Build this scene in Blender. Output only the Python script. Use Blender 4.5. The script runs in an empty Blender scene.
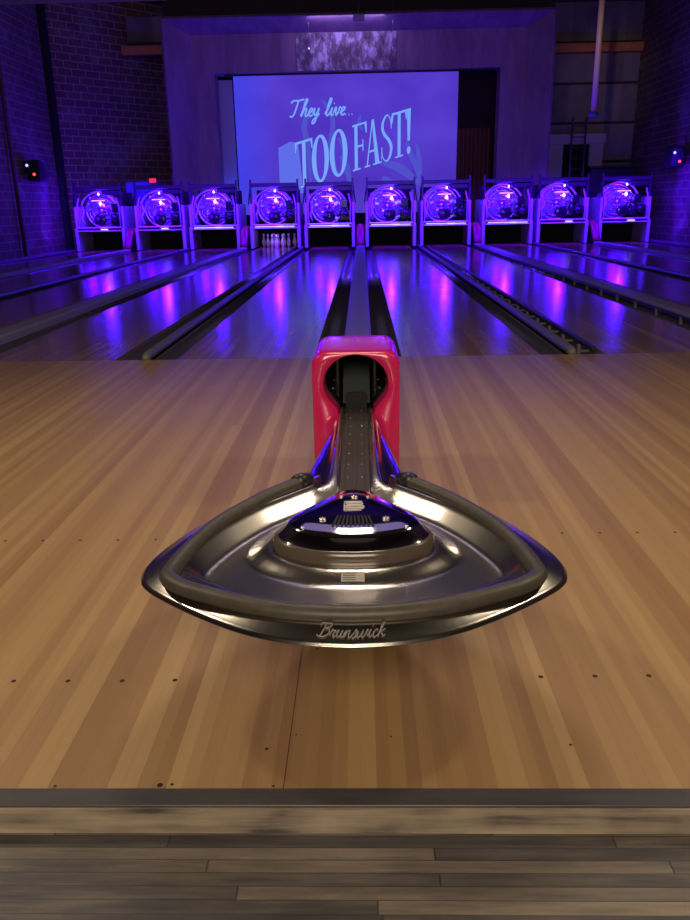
import bpy, math, random
from mathutils import Vector
R = random.Random(7)
C = bpy.context.scene.collection
sc = bpy.context.scene
PI = math.pi

# ------------------------------------------------------------------ helpers
class MB:
    """collects geometry for ONE mesh object"""
    def __init__(s): s.v=[]; s.f=[]; s.m=[]; s.sm=[]
    def add(s, vs, fs, mi=0, sm=False):
        b=len(s.v); s.v+= [tuple(v) for v in vs]
        for f in fs: s.f.append([b+i for i in f]); s.m.append(mi); s.sm.append(sm)
        return s
    def box(s, x0,x1,y0,y1,z0,z1, mi=0, bev=0.0):
        if bev<=0:
            vs=[(x,y,z) for z in (z0,z1) for y in (y0,y1) for x in (x0,x1)]
            return s.add(vs,[(0,2,3,1),(4,5,7,6),(0,1,5,4),(2,6,7,3),(0,4,6,2),(1,3,7,5)],mi)
        b=min(bev,(x1-x0)/2.01,(y1-y0)/2.01,(z1-z0)/2.01)
        lv=[]
        for z,i in ((z0,b),(z0+b,0),(z1-b,0),(z1,b)):
            a,c,d,e=x0+i,x1-i,y0+i,y1-i
            k=b if i==0 else 0.0
            q=b*.4
            if i==0: lv.append([(a+b,d,z),(c-b,d,z),(c,d+b,z),(c,e-b,z),(c-b,e,z),(a+b,e,z),(a,e-b,z),(a,d+b,z)])
            else: lv.append([(a+q,d,z),(c-q,d,z),(c,d+q,z),(c,e-q,z),(c-q,e,z),(a+q,e,z),(a,e-q,z),(a,d+q,z)])
        return s.rings(lv,mi=mi,cap0=True,cap1=True,sm=False)
    def rings(s, rr, closed=True, mi=0, sm=True, cap0=False, cap1=False):
        n=len(rr[0]); vs=[p for r in rr for p in r]; fs=[]
        for i in range(len(rr)-1):
            for j in range(n if closed else n-1):
                k=(j+1)%n
                fs.append((i*n+j,i*n+k,(i+1)*n+k,(i+1)*n+j))
        if cap0: fs.append(tuple(reversed(range(n))))
        if cap1: fs.append(tuple((len(rr)-1)*n+j for j in range(n)))
        return s.add(vs,fs,mi,sm)
    def tube(s, pts, r, n=10, mi=0, caps=True, closed=False, flat=1.0):
        P=[Vector(p) for p in pts]; rr=[]; m=len(P)
        up=Vector((0,0,1))
        for i,p in enumerate(P):
            a=P[(i-1)%m] if (closed or i>0) else p; b=P[(i+1)%m] if (closed or i<m-1) else p
            t=(b-a).normalized()
            u=up if abs(t.z)<.95 else Vector((1,0,0))
            sx=t.cross(u).normalized(); sy=sx.cross(t).normalized()
            ra=r[i] if isinstance(r,(list,tuple)) else r
            rr.append([p+sx*ra*math.cos(2*PI*k/n)+sy*ra*flat*math.sin(2*PI*k/n) for k in range(n)])
        if closed: rr.append(rr[0])
        return s.rings(rr,mi=mi,cap0=caps and not closed,cap1=caps and not closed)
    def lathe(s, prof, c=(0,0,0), n=20, axis='z', mi=0, cap=True):
        rr=[]
        for r,h in prof:
            ring=[]
            for k in range(n):
                a=2*PI*k/n; x,y=r*math.cos(a),r*math.sin(a)
                p={'z':(x,y,h),'y':(x,h,y),'x':(h,x,y)}[axis]
                ring.append((p[0]+c[0],p[1]+c[1],p[2]+c[2]))
            rr.append(ring)
        return s.rings(rr,mi=mi,cap0=cap,cap1=cap)
    def cyl(s, c, r, h, axis='z', n=20, mi=0):
        return s.lathe([(r,-h/2),(r,h/2)],c,n,axis,mi)
    def torus(s, c, R_, r, axis='y', n=28, k=8, mi=0):
        pts=[]
        for i in range(n):
            a=2*PI*i/n; x,y=R_*math.cos(a),R_*math.sin(a)
            p={'z':(x,y,0),'y':(x,0,y),'x':(0,x,y)}[axis]
            pts.append((p[0]+c[0],p[1]+c[1],p[2]+c[2]))
        rr=[]; cc=Vector(c)
        ax=Vector({'z':(0,0,1),'y':(0,1,0),'x':(1,0,0)}[axis])
        for p in pts:
            o=(Vector(p)-cc).normalized()
            rr.append([Vector(p)+o*r*math.cos(2*PI*j/k)+ax*r*math.sin(2*PI*j/k) for j in range(k)])
        rr.append(rr[0])
        return s.rings(rr,mi=mi)

def obj(name, mb, mats, parent=None, fix=True):
    me=bpy.data.meshes.new(name); me.from_pydata(mb.v,[],mb.f)
    if not isinstance(mats,(list,tuple)): mats=[mats]
    for m in mats: me.materials.append(m)
    for p,mi,sm in zip(me.polygons,mb.m,mb.sm): p.material_index=mi; p.use_smooth=sm
    me.update()
    if fix:
        import bmesh
        bm=bmesh.new(); bm.from_mesh(me); bmesh.ops.recalc_face_normals(bm,faces=bm.faces); bm.to_mesh(me); bm.free()
    o=bpy.data.objects.new(name,me); C.objects.link(o)
    if parent is not None: o.parent=parent
    return o
def tag(o,label=None,cat=None,group=None,kind=None):
    if label: o['label']=label
    if cat: o['category']=cat
    if group: o['group']=group
    if kind: o['kind']=kind
    return o
def empty(name,loc=(0,0,0),rz=0):
    o=bpy.data.objects.new(name,None); C.objects.link(o); o.location=loc; o.rotation_euler=(0,0,rz); o.empty_display_size=.1
    return o
def copy_tree(o,parent=None):
    c=o.copy(); C.objects.link(c)
    if parent is not None: c.parent=parent
    for ch in list(o.children): copy_tree(ch,c)
    return c
def catmull(P,n=6,closed=False):
    out=[]; m=len(P); rng=range(m if closed else m-1)
    for i in rng:
        g=lambda j: P[j%m] if closed else P[max(0,min(m-1,j))]
        a,b,c,d=g(i-1),g(i),g(i+1),g(i+2)
        for k in range(n):
            t=k/n
            out.append(tuple(.5*((2*b[q])+(-a[q]+c[q])*t+(2*a[q]-5*b[q]+4*c[q]-d[q])*t*t+(-a[q]+3*b[q]-3*c[q]+d[q])*t**3) for q in range(len(b))))
    if not closed: out.append(tuple(P[-1]))
    return out
def resample(P,n,closed=False):
    Q=list(P)+([P[0]] if closed else [])
    L=[0]
    for a,b in zip(Q,Q[1:]): L.append(L[-1]+math.dist(a,b))
    out=[];j=0
    for i in range(n):
        t=L[-1]*i/(n if closed else n-1)
        while j<len(L)-2 and L[j+1]<t: j+=1
        u=(t-L[j])/max(1e-9,L[j+1]-L[j])
        out.append(tuple(Q[j][q]+(Q[j+1][q]-Q[j][q])*u for q in range(len(Q[0]))))
    return out
def sstep(a,b,x):
    t=max(0,min(1,(x-a)/(b-a))); return t*t*(3-2*t)
def interp(x,T):
    if x<=T[0][0]: return T[0][1]
    for (a,u),(b,w) in zip(T,T[1:]):
        if x<=b:
            t=(x-a)/(b-a); return u+(w-u)*t
    return T[-1][1]

# ------------------------------------------------------------------ materials
def mat(name,col,rough=.5,metal=0.0,emit=None,es=0.0,coat=0.0,spec=None,aniso=0):
    m=bpy.data.materials.new(name); m.use_nodes=True
    b=m.node_tree.nodes['Principled BSDF']
    b.inputs['Base Color'].default_value=(*col,1); b.inputs['Roughness'].default_value=rough; b.inputs['Metallic'].default_value=metal
    if emit: b.inputs['Emission Color'].default_value=(*emit,1); b.inputs['Emission Strength'].default_value=es
    if coat: b.inputs['Coat Weight'].default_value=coat; b.inputs['Coat Roughness'].default_value=.06
    if spec is not None: b.inputs['Specular IOR Level'].default_value=spec
    return m
class NT:
    def __init__(s,m): s.t=m.node_tree; s.b=s.t.nodes['Principled BSDF']
    def n(s,ty,**k):
        x=s.t.nodes.new(ty)
        for a,v in k.items(): setattr(x,a,v)
        return x
    def l(s,a,b): s.t.links.new(a,b)
    def math(s,op,a,b=None,c=None):
        x=s.n('ShaderNodeMath',operation=op)
        for i,v in enumerate((a,b,c)):
            if v is None: continue
            if isinstance(v,(int,float)): x.inputs[i].default_value=v
            else: s.l(v,x.inputs[i])
        return x.outputs[0]
    def noise(s,vec,scale,detail=3,rough=.5):
        x=s.n('ShaderNodeTexNoise'); x.inputs['Scale'].default_value=scale; x.inputs['Detail'].default_value=detail; x.inputs['Roughness'].default_value=rough
        if vec is not None: s.l(vec,x.inputs['Vector'])
        return x.outputs[0]
    def comb(s,x=0.0,y=0.0,z=0.0):
        c=s.n('ShaderNodeCombineXYZ')
        for i,v in enumerate((x,y,z)):
            if isinstance(v,(int,float)): c.inputs[i].default_value=v
            else: s.l(v,c.inputs[i])
        return c.outputs[0]
    def white(s,vec):
        w=s.n('ShaderNodeTexWhiteNoise',noise_dimensions='3D'); s.l(vec,w.inputs['Vector']); return w.outputs['Value']
    def ramp(s,fac,stops,inter='LINEAR'):
        r=s.n('ShaderNodeValToRGB'); r.color_ramp.interpolation=inter
        e=r.color_ramp.elements
        while len(e)<len(stops): e.new(.5)
        for el,(p,c) in zip(e,stops): el.position=p; el.color=(*c,1)
        s.l(fac,r.inputs[0]); return r.outputs[0]
    def xyz(s,world=True):
        if world: g=s.n('ShaderNodeNewGeometry').outputs['Position']
        else: g=s.n('ShaderNodeTexCoord').outputs['Object']
        x=s.n('ShaderNodeSeparateXYZ'); s.l(g,x.inputs[0]); return x.outputs[0],x.outputs[1],x.outputs[2],g
    def mix(s,f,a,b,blend='MIX'):
        m=s.n('ShaderNodeMix',data_type='RGBA',blend_type=blend)
        for sock,v in ((m.inputs[0],f),(m.inputs[6],a),(m.inputs[7],b)):
            if isinstance(v,(int,float)): sock.default_value=v
            elif isinstance(v,tuple): sock.default_value=(*v,1)
            else: s.l(v,sock)
        return m.outputs[2]
    def bump(s,h,st,dist=.01):
        b=s.n('ShaderNodeBump'); b.inputs['Strength'].default_value=st; b.inputs['Distance'].default_value=dist
        s.l(h,b.inputs['Height']); s.l(b.outputs[0],s.b.inputs['Normal'])

def strip_wood(name,rough,tint=1.0,w=.030,length=60.0):
    m=mat(name,(.5,.3,.15),rough); t=NT(m)
    x,y,z,g=t.xyz()
    def layer(w,L,seed):
        i=t.math('FLOOR',t.math('DIVIDE',x,w))
        off=t.math('MULTIPLY',t.white(t.comb(i,seed,0)),L)
        j=t.math('FLOOR',t.math('DIVIDE',t.math('ADD',y,off),L))
        return t.white(t.comb(i,j,seed)),i,j
    a,i,j=layer(w,length,1.0)
    b,_,_=layer(w*2,length*1.7,5.0)
    grain=t.noise(t.comb(t.math('MULTIPLY',x,60.0),t.math('MULTIPLY',y,2.2),t.math('MULTIPLY',a,30.0)),1.0,4,.6)
    fac=t.math('ADD',t.math('ADD',t.math('MULTIPLY',a,.36),t.math('MULTIPLY',b,.38)),t.math('MULTIPLY',grain,.28))
    c=[(.275,.156,.070),(.33,.199,.089),(.395,.253,.110),(.46,.315,.145)]
    col=t.ramp(fac,[(.16,c[0]),(.42,c[1]),(.66,c[2]),(.95,c[3])])
    fx=t.math('FRACT',t.math('DIVIDE',x,w))
    seam=t.math('LESS_THAN',fx,.035)
    seam=t.math('MULTIPLY',seam,t.math('GREATER_THAN',t.white(t.comb(i,3.0,9.0)),.45))
    col=t.mix(t.math('MULTIPLY',seam,.25),col,(.13,.06,.03))
    if tint!=1.0: col=t.mix(1.0,col,(tint,tint,tint),'MULTIPLY')
    t.l(col,t.b.inputs['Base Color'])
    rn=t.math('ADD',t.math('MULTIPLY',t.noise(g,3.0,3),.12),rough-.06)
    t.l(rn,t.b.inputs['Roughness'])
    return m
M={}
M['approach']=strip_wood('approach_wood',.46)
M['lane']=strip_wood('lane_wood',.15,.92)
M['hole']=mat('dark_dot',(.02,.008,.004),.6)

def planks(name,stops,ln=.85,w=.029,rough=.4,y0=0.0):
    m=mat(name,(.2,.15,.12),rough); t=NT(m); x,y,z,g=t.xyz()
    i=t.math('FLOOR',t.math('DIVIDE',t.math('ADD',y,y0),w))
    off=t.math('MULTIPLY',t.white(t.comb(i,2.0,0)),ln)
    xs=t.math('DIVIDE',t.math('ADD',x,off),ln)
    j=t.math('FLOOR',xs)
    a=t.white(t.comb(i,j,4.0))
    gr=t.noise(t.comb(t.math('MULTIPLY',x,5.0),t.math('ADD',t.math('MULTIPLY',y,55.0),t.math('MULTIPLY',a,40.0)),z),1.0,5,.65)
    big=t.noise(t.comb(t.math('MULTIPLY',x,3.0),t.math('MULTIPLY',y,10.0),a),1.0,3,.5)
    fac=t.math('ADD',t.math('ADD',t.math('MULTIPLY',a,.25),t.math('MULTIPLY',gr,.45)),t.math('MULTIPLY',big,.42))
    col=t.ramp(fac,stops)
    fy=t.math('FRACT',t.math('DIVIDE',t.math('ADD',y,y0),w)); fx=t.math('FRACT',xs)
    s=t.math('MAXIMUM',t.math('LESS_THAN',fy,.06),t.math('LESS_THAN',fx,.004))
    col=t.mix(t.math('MULTIPLY',s,.75),col,(.012,.009,.008))
    t.l(col,t.b.inputs['Base Color']); t.bump(gr,.25,.004)
    return m
M['old_planks']=planks('weathered_planks',[(.34,(.028,.027,.031)),(.50,(.066,.060,.061)),(.62,(.125,.106,.090)),(.8,(.23,.188,.148))],y0=.008)
def grainy(name,stops,rough=.5,sx=3.0,sz=40.0):
    m=mat(name,(.3,.2,.1),rough); t=NT(m); x,y,z,g=t.xyz()
    gr=t.noise(t.comb(t.math('MULTIPLY',x,sx),t.math('MULTIPLY',y,sz),t.math('MULTIPLY',z,sz)),1.0,5,.6)
    bg=t.noise(t.comb(t.math('MULTIPLY',x,5.0),t.math('MULTIPLY',y,9.0),t.math('MULTIPLY',z,9.0)),1.0,3,.5)
    f=t.math('ADD',t.math('MULTIPLY',gr,.5),t.math('MULTIPLY',bg,.5))
    t.l(t.ramp(f,stops),t.b.inputs['Base Color']); t.bump(gr,.2,.003)
    return m
M['nosing']=grainy('pale_worn_pine',[(.36,(.06,.053,.05)),(.45,(.20,.163,.125)),(.62,(.36,.29,.21))],.4)
M['trim_dark']=grainy('dark_trim_board',[(.3,(.042,.040,.044)),(.7,(.085,.078,.078))],.4)

def brick(name,ax,c1,c2,mort,bw=.43,bh=.2):
    m=mat(name,c1,.85); t=NT(m); x,y,z,g=t.xyz()
    if ax=='x': u=x
    elif ax=='y': u=y
    else: u=t.math('MULTIPLY',t.math('ADD',x,y),.7071)
    br=t.n('ShaderNodeTexBrick'); t.l(t.comb(u,z,0.0),br.inputs['Vector'])
    br.inputs['Scale'].default_value=1; br.inputs['Mortar Size'].default_value=.016; br.inputs['Mortar Smooth'].default_value=.3
    br.inputs['Brick Width'].default_value=bw; br.inputs['Row Height'].default_value=bh; br.inputs['Bias'].default_value=0
    br.inputs['Color1'].default_value=(*c1,1); br.inputs['Color2'].default_value=(*c2,1); br.inputs['Mortar'].default_value=(*mort,1)
    n=t.noise(g,.9,5,.65)
    n2=t.noise(g,7.0,4,.7)
    col=t.mix(t.math('MULTIPLY',t.ramp(n,[(.52,(0,0,0)),(.64,(1,1,1))]),.35),br.outputs['Color'],(.42,.38,.40))
    col=t.mix(t.math('MULTIPLY',n2,.7),col,(.05,.03,.04))
    t.l(col,t.b.inputs['Base Color']); t.bump(br.outputs['Fac'],-.6,.02)
    return m
M['brick_y']=brick('old_brick_side','y',(.22,.10,.09),(.15,.07,.07),(.28,.25,.25))
M['brick_d']=brick('old_brick_angled','d',(.24,.10,.09),(.15,.06,.07),(.42,.34,.34))
M['stage']=mat('stage_plaster',(.36,.22,.28),.8)
t=NT(M['stage']); x,y,z,g=t.xyz()
t.l(t.ramp(t.noise(t.comb(t.math('MULTIPLY',x,2.5),y,t.math('MULTIPLY',z,.5)),1.5,4,.6),[(.3,(.28,.16,.22)),(.7,(.42,.27,.33))]),t.b.inputs['Base Color'])
M['spill_paint']=mat('painted_spill',(.5,.45,.5),.8)  # pale blotches are projector light put into the colour
t=NT(M['spill_paint']); x,y,z,g=t.xyz()
t.l(t.ramp(t.noise(t.comb(t.math('MULTIPLY',x,2.2),y,t.math('MULTIPLY',z,1.1)),1.6,6,.7),[(.42,(.16,.10,.13)),(.52,(.35,.25,.3)),(.6,(.75,.7,.75))]),t.b.inputs['Base Color'])
M['stage_dark']=mat('dark_stage_void',(.035,.02,.025),.9)
M['curtain_brown']=mat('brown_curtain',(.16,.06,.03),.9)
M['ceiling']=mat('dark_ceiling',(.045,.04,.035),.9)
M['panelwall']=mat('grey_boarding',(.2,.18,.2),.8)
t=NT(M['panelwall']); x,y,z,g=t.xyz()
ln=t.math('LESS_THAN',t.math('FRACT',t.math('DIVIDE',z,1.15)),.07)
pn=t.white(t.comb(t.math('FLOOR',t.math('DIVIDE',x,.55)),t.math('FLOOR',t.math('DIVIDE',z,1.15)),0.0))
col=t.ramp(t.math('ADD',t.math('MULTIPLY',pn,.5),t.math('MULTIPLY',t.noise(g,2.0,4),.5)),[(.2,(.12,.10,.12)),(.8,(.27,.24,.26))])
t.l(t.mix(ln,col,(.03,.025,.03)),t.b.inputs['Base Color'])
M['orange_beam']=grainy('orange_brown_beam',[(.3,(.42,.13,.04)),(.7,(.6,.22,.07))],.7,2,8)
M['pale_paint']=mat('pale_painted_frame',(.5,.42,.5),.7)
M['blue_paint']=mat('blue_painted_metal',(.10,.14,.42),.5)
M['black']=mat('black_plastic',(.012,.012,.014),.4)
M['black_matte']=mat('black_matte',(.008,.008,.009),.9)
M['black_gloss']=mat('black_gloss',(.012,.012,.015),.18)
M['dark_metal']=mat('dark_metal',(.06,.055,.06),.4,.6)
M['steel']=mat('machine_steel',(.62,.6,.64),.3,.9)
M['white_metal']=mat('white_enamel_metal',(.5,.46,.56),.45)
M['bright_rail']=mat('polished_rail',(.92,.88,.86),.3,.3)
M['red_dark']=mat('maroon_plastic',(.30,.03,.05),.35)
M['gutter']=mat('gutter_plastic',(.045,.04,.075),.22)
M['cap']=mat('grey_capping',(.30,.27,.28),.45)
M['pipe']=mat('worn_grey_tube',(.17,.155,.155),.5)
M['pin_white']=mat('pin_white',(.85,.84,.86),.25,coat=.4)
M['pin_red']=mat('pin_neck_red',(.6,.03,.05),.35)

# ball return materials
M['pink']=mat('crimson_hood_plastic',(.60,.012,.115),.24,coat=.5)
M['rubber']=mat('taupe_rubber_bumper',(.10,.085,.068),.48)
t=NT(M['rubber']); x,y,z,g=t.xyz()
t.l(t.ramp(t.noise(g,30.0,4,.6),[(.3,(.040,.034,.026)),(.7,(.062,.053,.040))]),t.b.inputs['Base Color'])
M['skirt']=mat('taupe_island_skirt',(.075,.06,.047),.2)
M['chrome']=mat('chrome',(.72,.70,.72),.07,1.0)
def brushed(name,rough,col=(.50,.48,.45)):
    m=mat(name,col,rough,1.0); t=NT(m); x,y,z,g=t.xyz()
    n1=t.noise(g,5.0,2,.5)
    t.l(t.ramp(n1,[(.25,tuple(c*.82 for c in col)),(.75,tuple(min(1,c*1.1) for c in col))]),t.b.inputs['Base Color'])
    t.l(t.math('ADD',t.math('MULTIPLY',n1,.04),rough-.07),t.b.inputs['Roughness'])
    return m
M['stainless']=brushed('brushed_stainless',.25,(.58,.55,.50))
M['emblem']=mat('grey_cast_lettering',(.23,.215,.195),.4,.3)
M['plate']=mat('dark_ribbed_plate',(.10,.085,.085),.28,.5)
M['belt']=mat('grey_rubber_belt',(.035,.045,.052),.55)
M['slot']=mat('slot_black',(.006,.006,.006),.8)
M['screw']=mat('bright_screw',(.85,.8,.7),.25,.8)
M['sticker']=mat('grey_paper_sticker',(.33,.31,.29),.6)
M['sticker_ink']=mat('sticker_ink',(.07,.065,.06),.7)
M['logo_pale']=mat('pale_logo_print',(.55,.52,.5),.5)

def emis(name,col,s):
    m=bpy.data.materials.new(name); m.use_nodes=True; nt=m.node_tree
    nt.nodes.remove(nt.nodes['Principled BSDF']); e=nt.nodes.new('ShaderNodeEmission')
    e.inputs[0].default_value=(*col,1); e.inputs[1].default_value=s
    nt.links.new(e.outputs[0],nt.nodes['Material Output'].inputs[0]); return m
M['led_red']=emis('red_indicator',(1,.05,.06),3.0)
M['led_white']=emis('pale_blue_indicator',(.35,.45,1),2.0)
M['exit']=emis('lit_red_sign',(1,.03,.10),1.0)
M['lamp']=emis('violet_white_lamp',(.55,.38,1),9.0)
M['rail_glow']=emis('pale_rail_glow',(.85,.62,1),1.3)
M['lamp_soft']=emis('violet_tube_lamp',(.38,.12,1),5.0)
M['screen_text']=emis('projected_pale_blue_letters',(.20,.40,1.0),.95)
M['screen_ghost']=emis('projected_faint_shape',(.085,.085,.62),.95)
M['screen_ghost2']=emis('projected_pale_block',(.12,.16,.85),.95)

# ------------------------------------------------------------------ geometry of the place
YF=5.836; YM=22.8; PITCH=3.272; GD=.246; GC=.336; LANE=1.054; Y0=1.24
WX=8.75
# lower plank floor in front of the approach
b=MB().box(-WX,WX,-3.5,Y0-.052,-.16,-.058); tag(obj('floor',b,M['old_planks']),kind='structure')
b=MB().box(-WX,WX,Y0-.052,Y0-.047,-.16,-.001,0); b.box(-WX,WX,Y0-.047,Y0-.001,-.16,-.003,0)
tag(obj('trim_1',b,M['nosing']),kind='structure')
b=MB().box(-WX,WX,Y0-.046,Y0,-.002,.0035,0,.001); tag(obj('trim_2',b,M['trim_dark']),kind='structure')
# approach
b=MB().box(-WX,WX,Y0,YF,-.14,0)
dots=[(-.84,1.61),(-.705,1.61),(-.571,1.61),(-.441,1.612),(-.973,1.61),(-1.1,1.61),(.452,1.621),(.583,1.623),(.713,1.624),(.846,1.625),(.98,1.627)]
dots+=[(-.704-.1328*k,2.453) for k in range(0,9)]+[(.715+.130*k,2.483) for k in range(0,9)]
def disc(b,x,y,r,z,mi,sx=1.0):
    n=14; b.add([(x+r*sx*math.cos(2*PI*k/n),y+r*math.sin(2*PI*k/n),z) for k in range(n)],[tuple(range(n))],mi)
for x,y in dots: disc(b,x+.014,y,.0062 if y<2 else .0058,.0006,1)
for x,y,r in ((-.388,1.252,.006),(-.364,1.254,.0035),(-.599,1.249,.0035),(.46,1.372,.0035),(-.186,1.36,.0035),(-.127,1.406,.0025),(-.16,1.25,.003),(.08,1.40,.0025),(-.1,1.75,.003)): disc(b,x+.014,y,r,.0006,1)
tag(obj('approach_floor',b,[M['approach'],M['hole']]),kind='structure')
b=MB().box(-.1262,-.1248,Y0,YF,-.001,.0007); tag(obj('trim_4',b,M['hole']),kind='structure')
# sub floor under lanes
b=MB().box(-WX,WX,YF,29,-.3,-.13); tag(obj('floor_beneath_lanes',b,M['black_matte']),kind='structure')
# outer side aisles beyond the last gutters
for s,nm in ((-1,'left'),(1,'right')):
    x0,x1=sorted((s*(5*1.636+GD),s*WX)); b=MB().box(x0,x1,YF,27.0,-.13,0.0)
    tag(obj('floor_aisle_'+nm,b,M['cap']),kind='structure')

ordn=['first','second','third','fourth','fifth','sixth','seventh','eighth','ninth','tenth']
# lanes: index k 0..9 left to right ; boundary i at X = (i-5)*PITCH/2 ; even offset -> i=5 is a return (centre)
def bound(i): return (i-5)*PITCH/2
def isret(i): return (i-5)%2==0
def half(i): return GC if isret(i) else GD
CAPH=.115
for k in range(10):
    xl=bound(k)+half(k); xr=bound(k+1)-half(k+1)
    e=empty('bowling_lane',((xl+xr)/2,YF,0))
    tag(e,'polished maple lane with dark gutters leading to the %s pinsetter from the left'%ordn[k],'bowling lane','bowling lanes side by side')
    w=(xr-xl)/2; L=YM+1.05-YF
    obj('lane_surface',MB().box(-w,w,0.002,L,-.09,0),M['lane'],e)
    for s,i in ((-1,k),(1,k+1)):
        inner=(CAPH+.008) if isret(i) else .044
        gw=half(i)-inner-.004; cx0=s*(w+.002+gw/2); n=10
        prof=[]
        for q in range(n+1):
            a=PI*q/n; prof.append((cx0-gw/2*math.cos(a), -.012-.075*math.sin(a)))
        low=[(x,z-.012) for x,z in reversed(prof)]
        ring=prof+low
        b=MB().rings([[(x,0.004,z) for x,z in ring],[(x,L-.9,z) for x,z in ring]],cap0=True,cap1=True)
        obj('gutter',b,M['gutter'],e)
# capping and divider tubes
for i in range(0,11):
    x=bound(i)
    nb=('between the %s and %s lanes from the left'%(ordn[i-1],ordn[i])) if 0<i<10 else ('outside the far %s lane'%('left' if i==0 else 'right'))
    if isret(i):
        b=MB(); pr=[(-CAPH,-.1),(-CAPH,.045),(-CAPH+.02,.062),(0,.068),(CAPH-.02,.062),(CAPH,.045),(CAPH,-.1)]
        b.rings([[(x+px,YF+.004,pz) for px,pz in pr],[(x+px,YM-.60,pz) for px,pz in pr]],cap0=True,cap1=True,sm=False)
        o=obj('return_track_cover',b,M['cap']); tag(o,'grey raised track cover running '+nb,'track cover','covers over the ball tracks')
    else:
        b=MB().tube([(x,YF+.004,.0),(x,YF+.03,.012),(x,YF+.08,.018),(x,YM+.2,.018)],[.026,.034,.037,.037],14)
        o=obj('divider_tube',b,M['pipe']); tag(o,'worn grey round divider tube running '+nb,'lane divider','divider tubes between gutters')
# bumper rails with brackets
def bumper(x,rx,px,step,ystart,label):
    lane=bpy.data.objects['bowling_lane.006']; lx,ly=lane.location.x,lane.location.y
    L=YM-.6-ystart
    e=obj('bumper_rail',MB().box(-.018+rx,.018+rx,0,L,.002,.034,0,.006),M['dark_metal'],lane); e.location=(x-lx,ystart-ly,0); e['label']=label
    src=None; y=.12
    while y<L:
        if src is None:
            bb=MB().box(px-.013,px+.013,-.02,.02,-.05,.03,0,.004); bb.box(min(px,rx),max(px,rx),-.012,.012,-.03,-.015)
            src=obj('bracket',bb,M['bracket'],e); src.location=(0,y,0)
        else:
            o=src.copy(); C.objects.link(o); o.parent=e; o.location=(0,y,0)
        y+=step
M['bracket']=mat('grey_bracket',(.15,.135,.135),.5)
bumper(bound(6)+.044+.097,.055,-.03,.5,YF+.14,'dark folded bumper rail in the gutter beside the divider tube')
bumper(bound(7)-GC+.105,.092,.075,.65,YF+.3,'dark bumper rail with pale brackets along the right track cover')

# ------------------------------------------------------------------ walls
def quadwall(name,p0,p1,z0,z1,m,th=.25,out=1):
    a=Vector((p0[0],p0[1],0)); c=Vector((p1[0],p1[1],0)); n=Vector((0,0,1)).cross((c-a).normalized())*th*out
    vs=[]
    for z in (z0,z1): vs+= [(a.x,a.y,z),(c.x,c.y,z),(c.x+n.x,c.y+n.y,z),(a.x+n.x,a.y+n.y,z)]
    b=MB().add(vs,[(0,3,2,1),(4,5,6,7),(0,1,5,4),(1,2,6,5),(2,3,7,6),(3,0,4,7)])
    return tag(obj(name,b,m),kind='structure')
CZ=7.05
quadwall('wall_left',(-8.75,-3.5),(-8.75,23.9),-.3,CZ,M['brick_y'],out=1)
quadwall('wall_right',(8.75,-3.5),(8.75,26.8),-.3,CZ,M['brick_y'],out=-1)
quadwall('wall_left_angled',(-8.75,23.9),(-5.3,27.35),-.3,CZ,M['brick_d'],out=1)
quadwall('wall_back_right',(5.3,26.8),(9.0,26.8),-.3,CZ,M['panelwall'],out=1)
b=MB().box(-9,9,-3.5,29,CZ,CZ+.2); tag(obj('ceiling',b,M['ceiling']),kind='structure')
# corner post of the left wall
b=MB().box(-8.74,-8.6,23.5,23.8,0,CZ,0,.01); tag(obj('corner_post',b,M['black_matte']),'dark upright post where the left brick wall turns','post')
b=MB().tube([(-8.66,20.4,0.02),(-8.66,20.4,6.9)],.05,10); tag(obj('wall_conduit',b,mat('dark_red_conduit',(.10,.03,.035),.6)),'thin dark upright conduit on the left brick wall beside the speaker','pipe')

# stage surround: outer face, splayed reveal, inner flat wall, opening
b=MB()
def frame(b,o,i,mi=0):
    # o,i = (x0,x1,ztop,y)  -> three quads (left, top, right) between two inverted-U outlines
    O=[(o[0],o[3],-.12),(o[0],o[3],o[2]),(o[1],o[3],o[2]),(o[1],o[3],-.12)]
    I=[(i[0],i[3],-.12),(i[0],i[3],i[2]),(i[1],i[3],i[2]),(i[1],i[3],-.12)]
    b.rings([O,I],closed=False,mi=mi,sm=False)
A=(-5.68,5.64,6.34,24.7); A0=(-5.60,5.56,6.26,24.6); B_=(-5.02,4.98,6.02,25.6); Cc=(-4.36,4.24,4.98,25.6); D_=(-4.36,4.24,4.98,26.2)
frame(b,(-5.68,5.64,6.34,26.9),A); frame(b,A,A0); frame(b,A0,B_); frame(b,B_,Cc); frame(b,Cc,D_); frame(b,D_,(-5.0,5.0,6.0,26.3)); 
tag(obj('wall_stage',b,M['stage'],fix=False),kind='structure')
# projector spill painted as a blotchy panel above the opening
b=MB().box(-1.85,1.12,25.57,25.598,4.99,6.0); tag(obj('wall_stage_spill',b,M['spill_paint']),kind='structure')
# void behind the screen
b=MB().box(-5.2,5.2,28.2,28.3,-.12,CZ); b.box(-5.3,-5.2,26.9,28.3,-.12,CZ); b.box(5.2,5.3,26.9,28.3,-.12,CZ)
tag(obj('wall_back',b,M['stage_dark']),kind='structure')
# dark wall over the surround
b=MB().box(-5.7,5.7,25.3,25.4,6.4,CZ-.002); tag(obj('trim_3',b,M['ceiling']),kind='structure')
# brown hanging drape at the right of the screen
pts=[(3.15+1.1*k/40,26.9+.05*math.sin(k*1.3)) for k in range(41)]
b=MB().rings([[(x,y,.1) for x,y in pts],[(x,y,3.4) for x,y in pts],[(x,y+.0,3.42) for x,y in pts]],closed=False); b.rings([[(x,y+.02,.1) for x,y in pts],[(x,y+.02,3.42) for x,y in pts]],closed=False)
tag(obj('stage_drape',b,M['curtain_brown'],fix=False),'dark brown drape hanging in the stage opening right of the screen','curtain')

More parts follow.
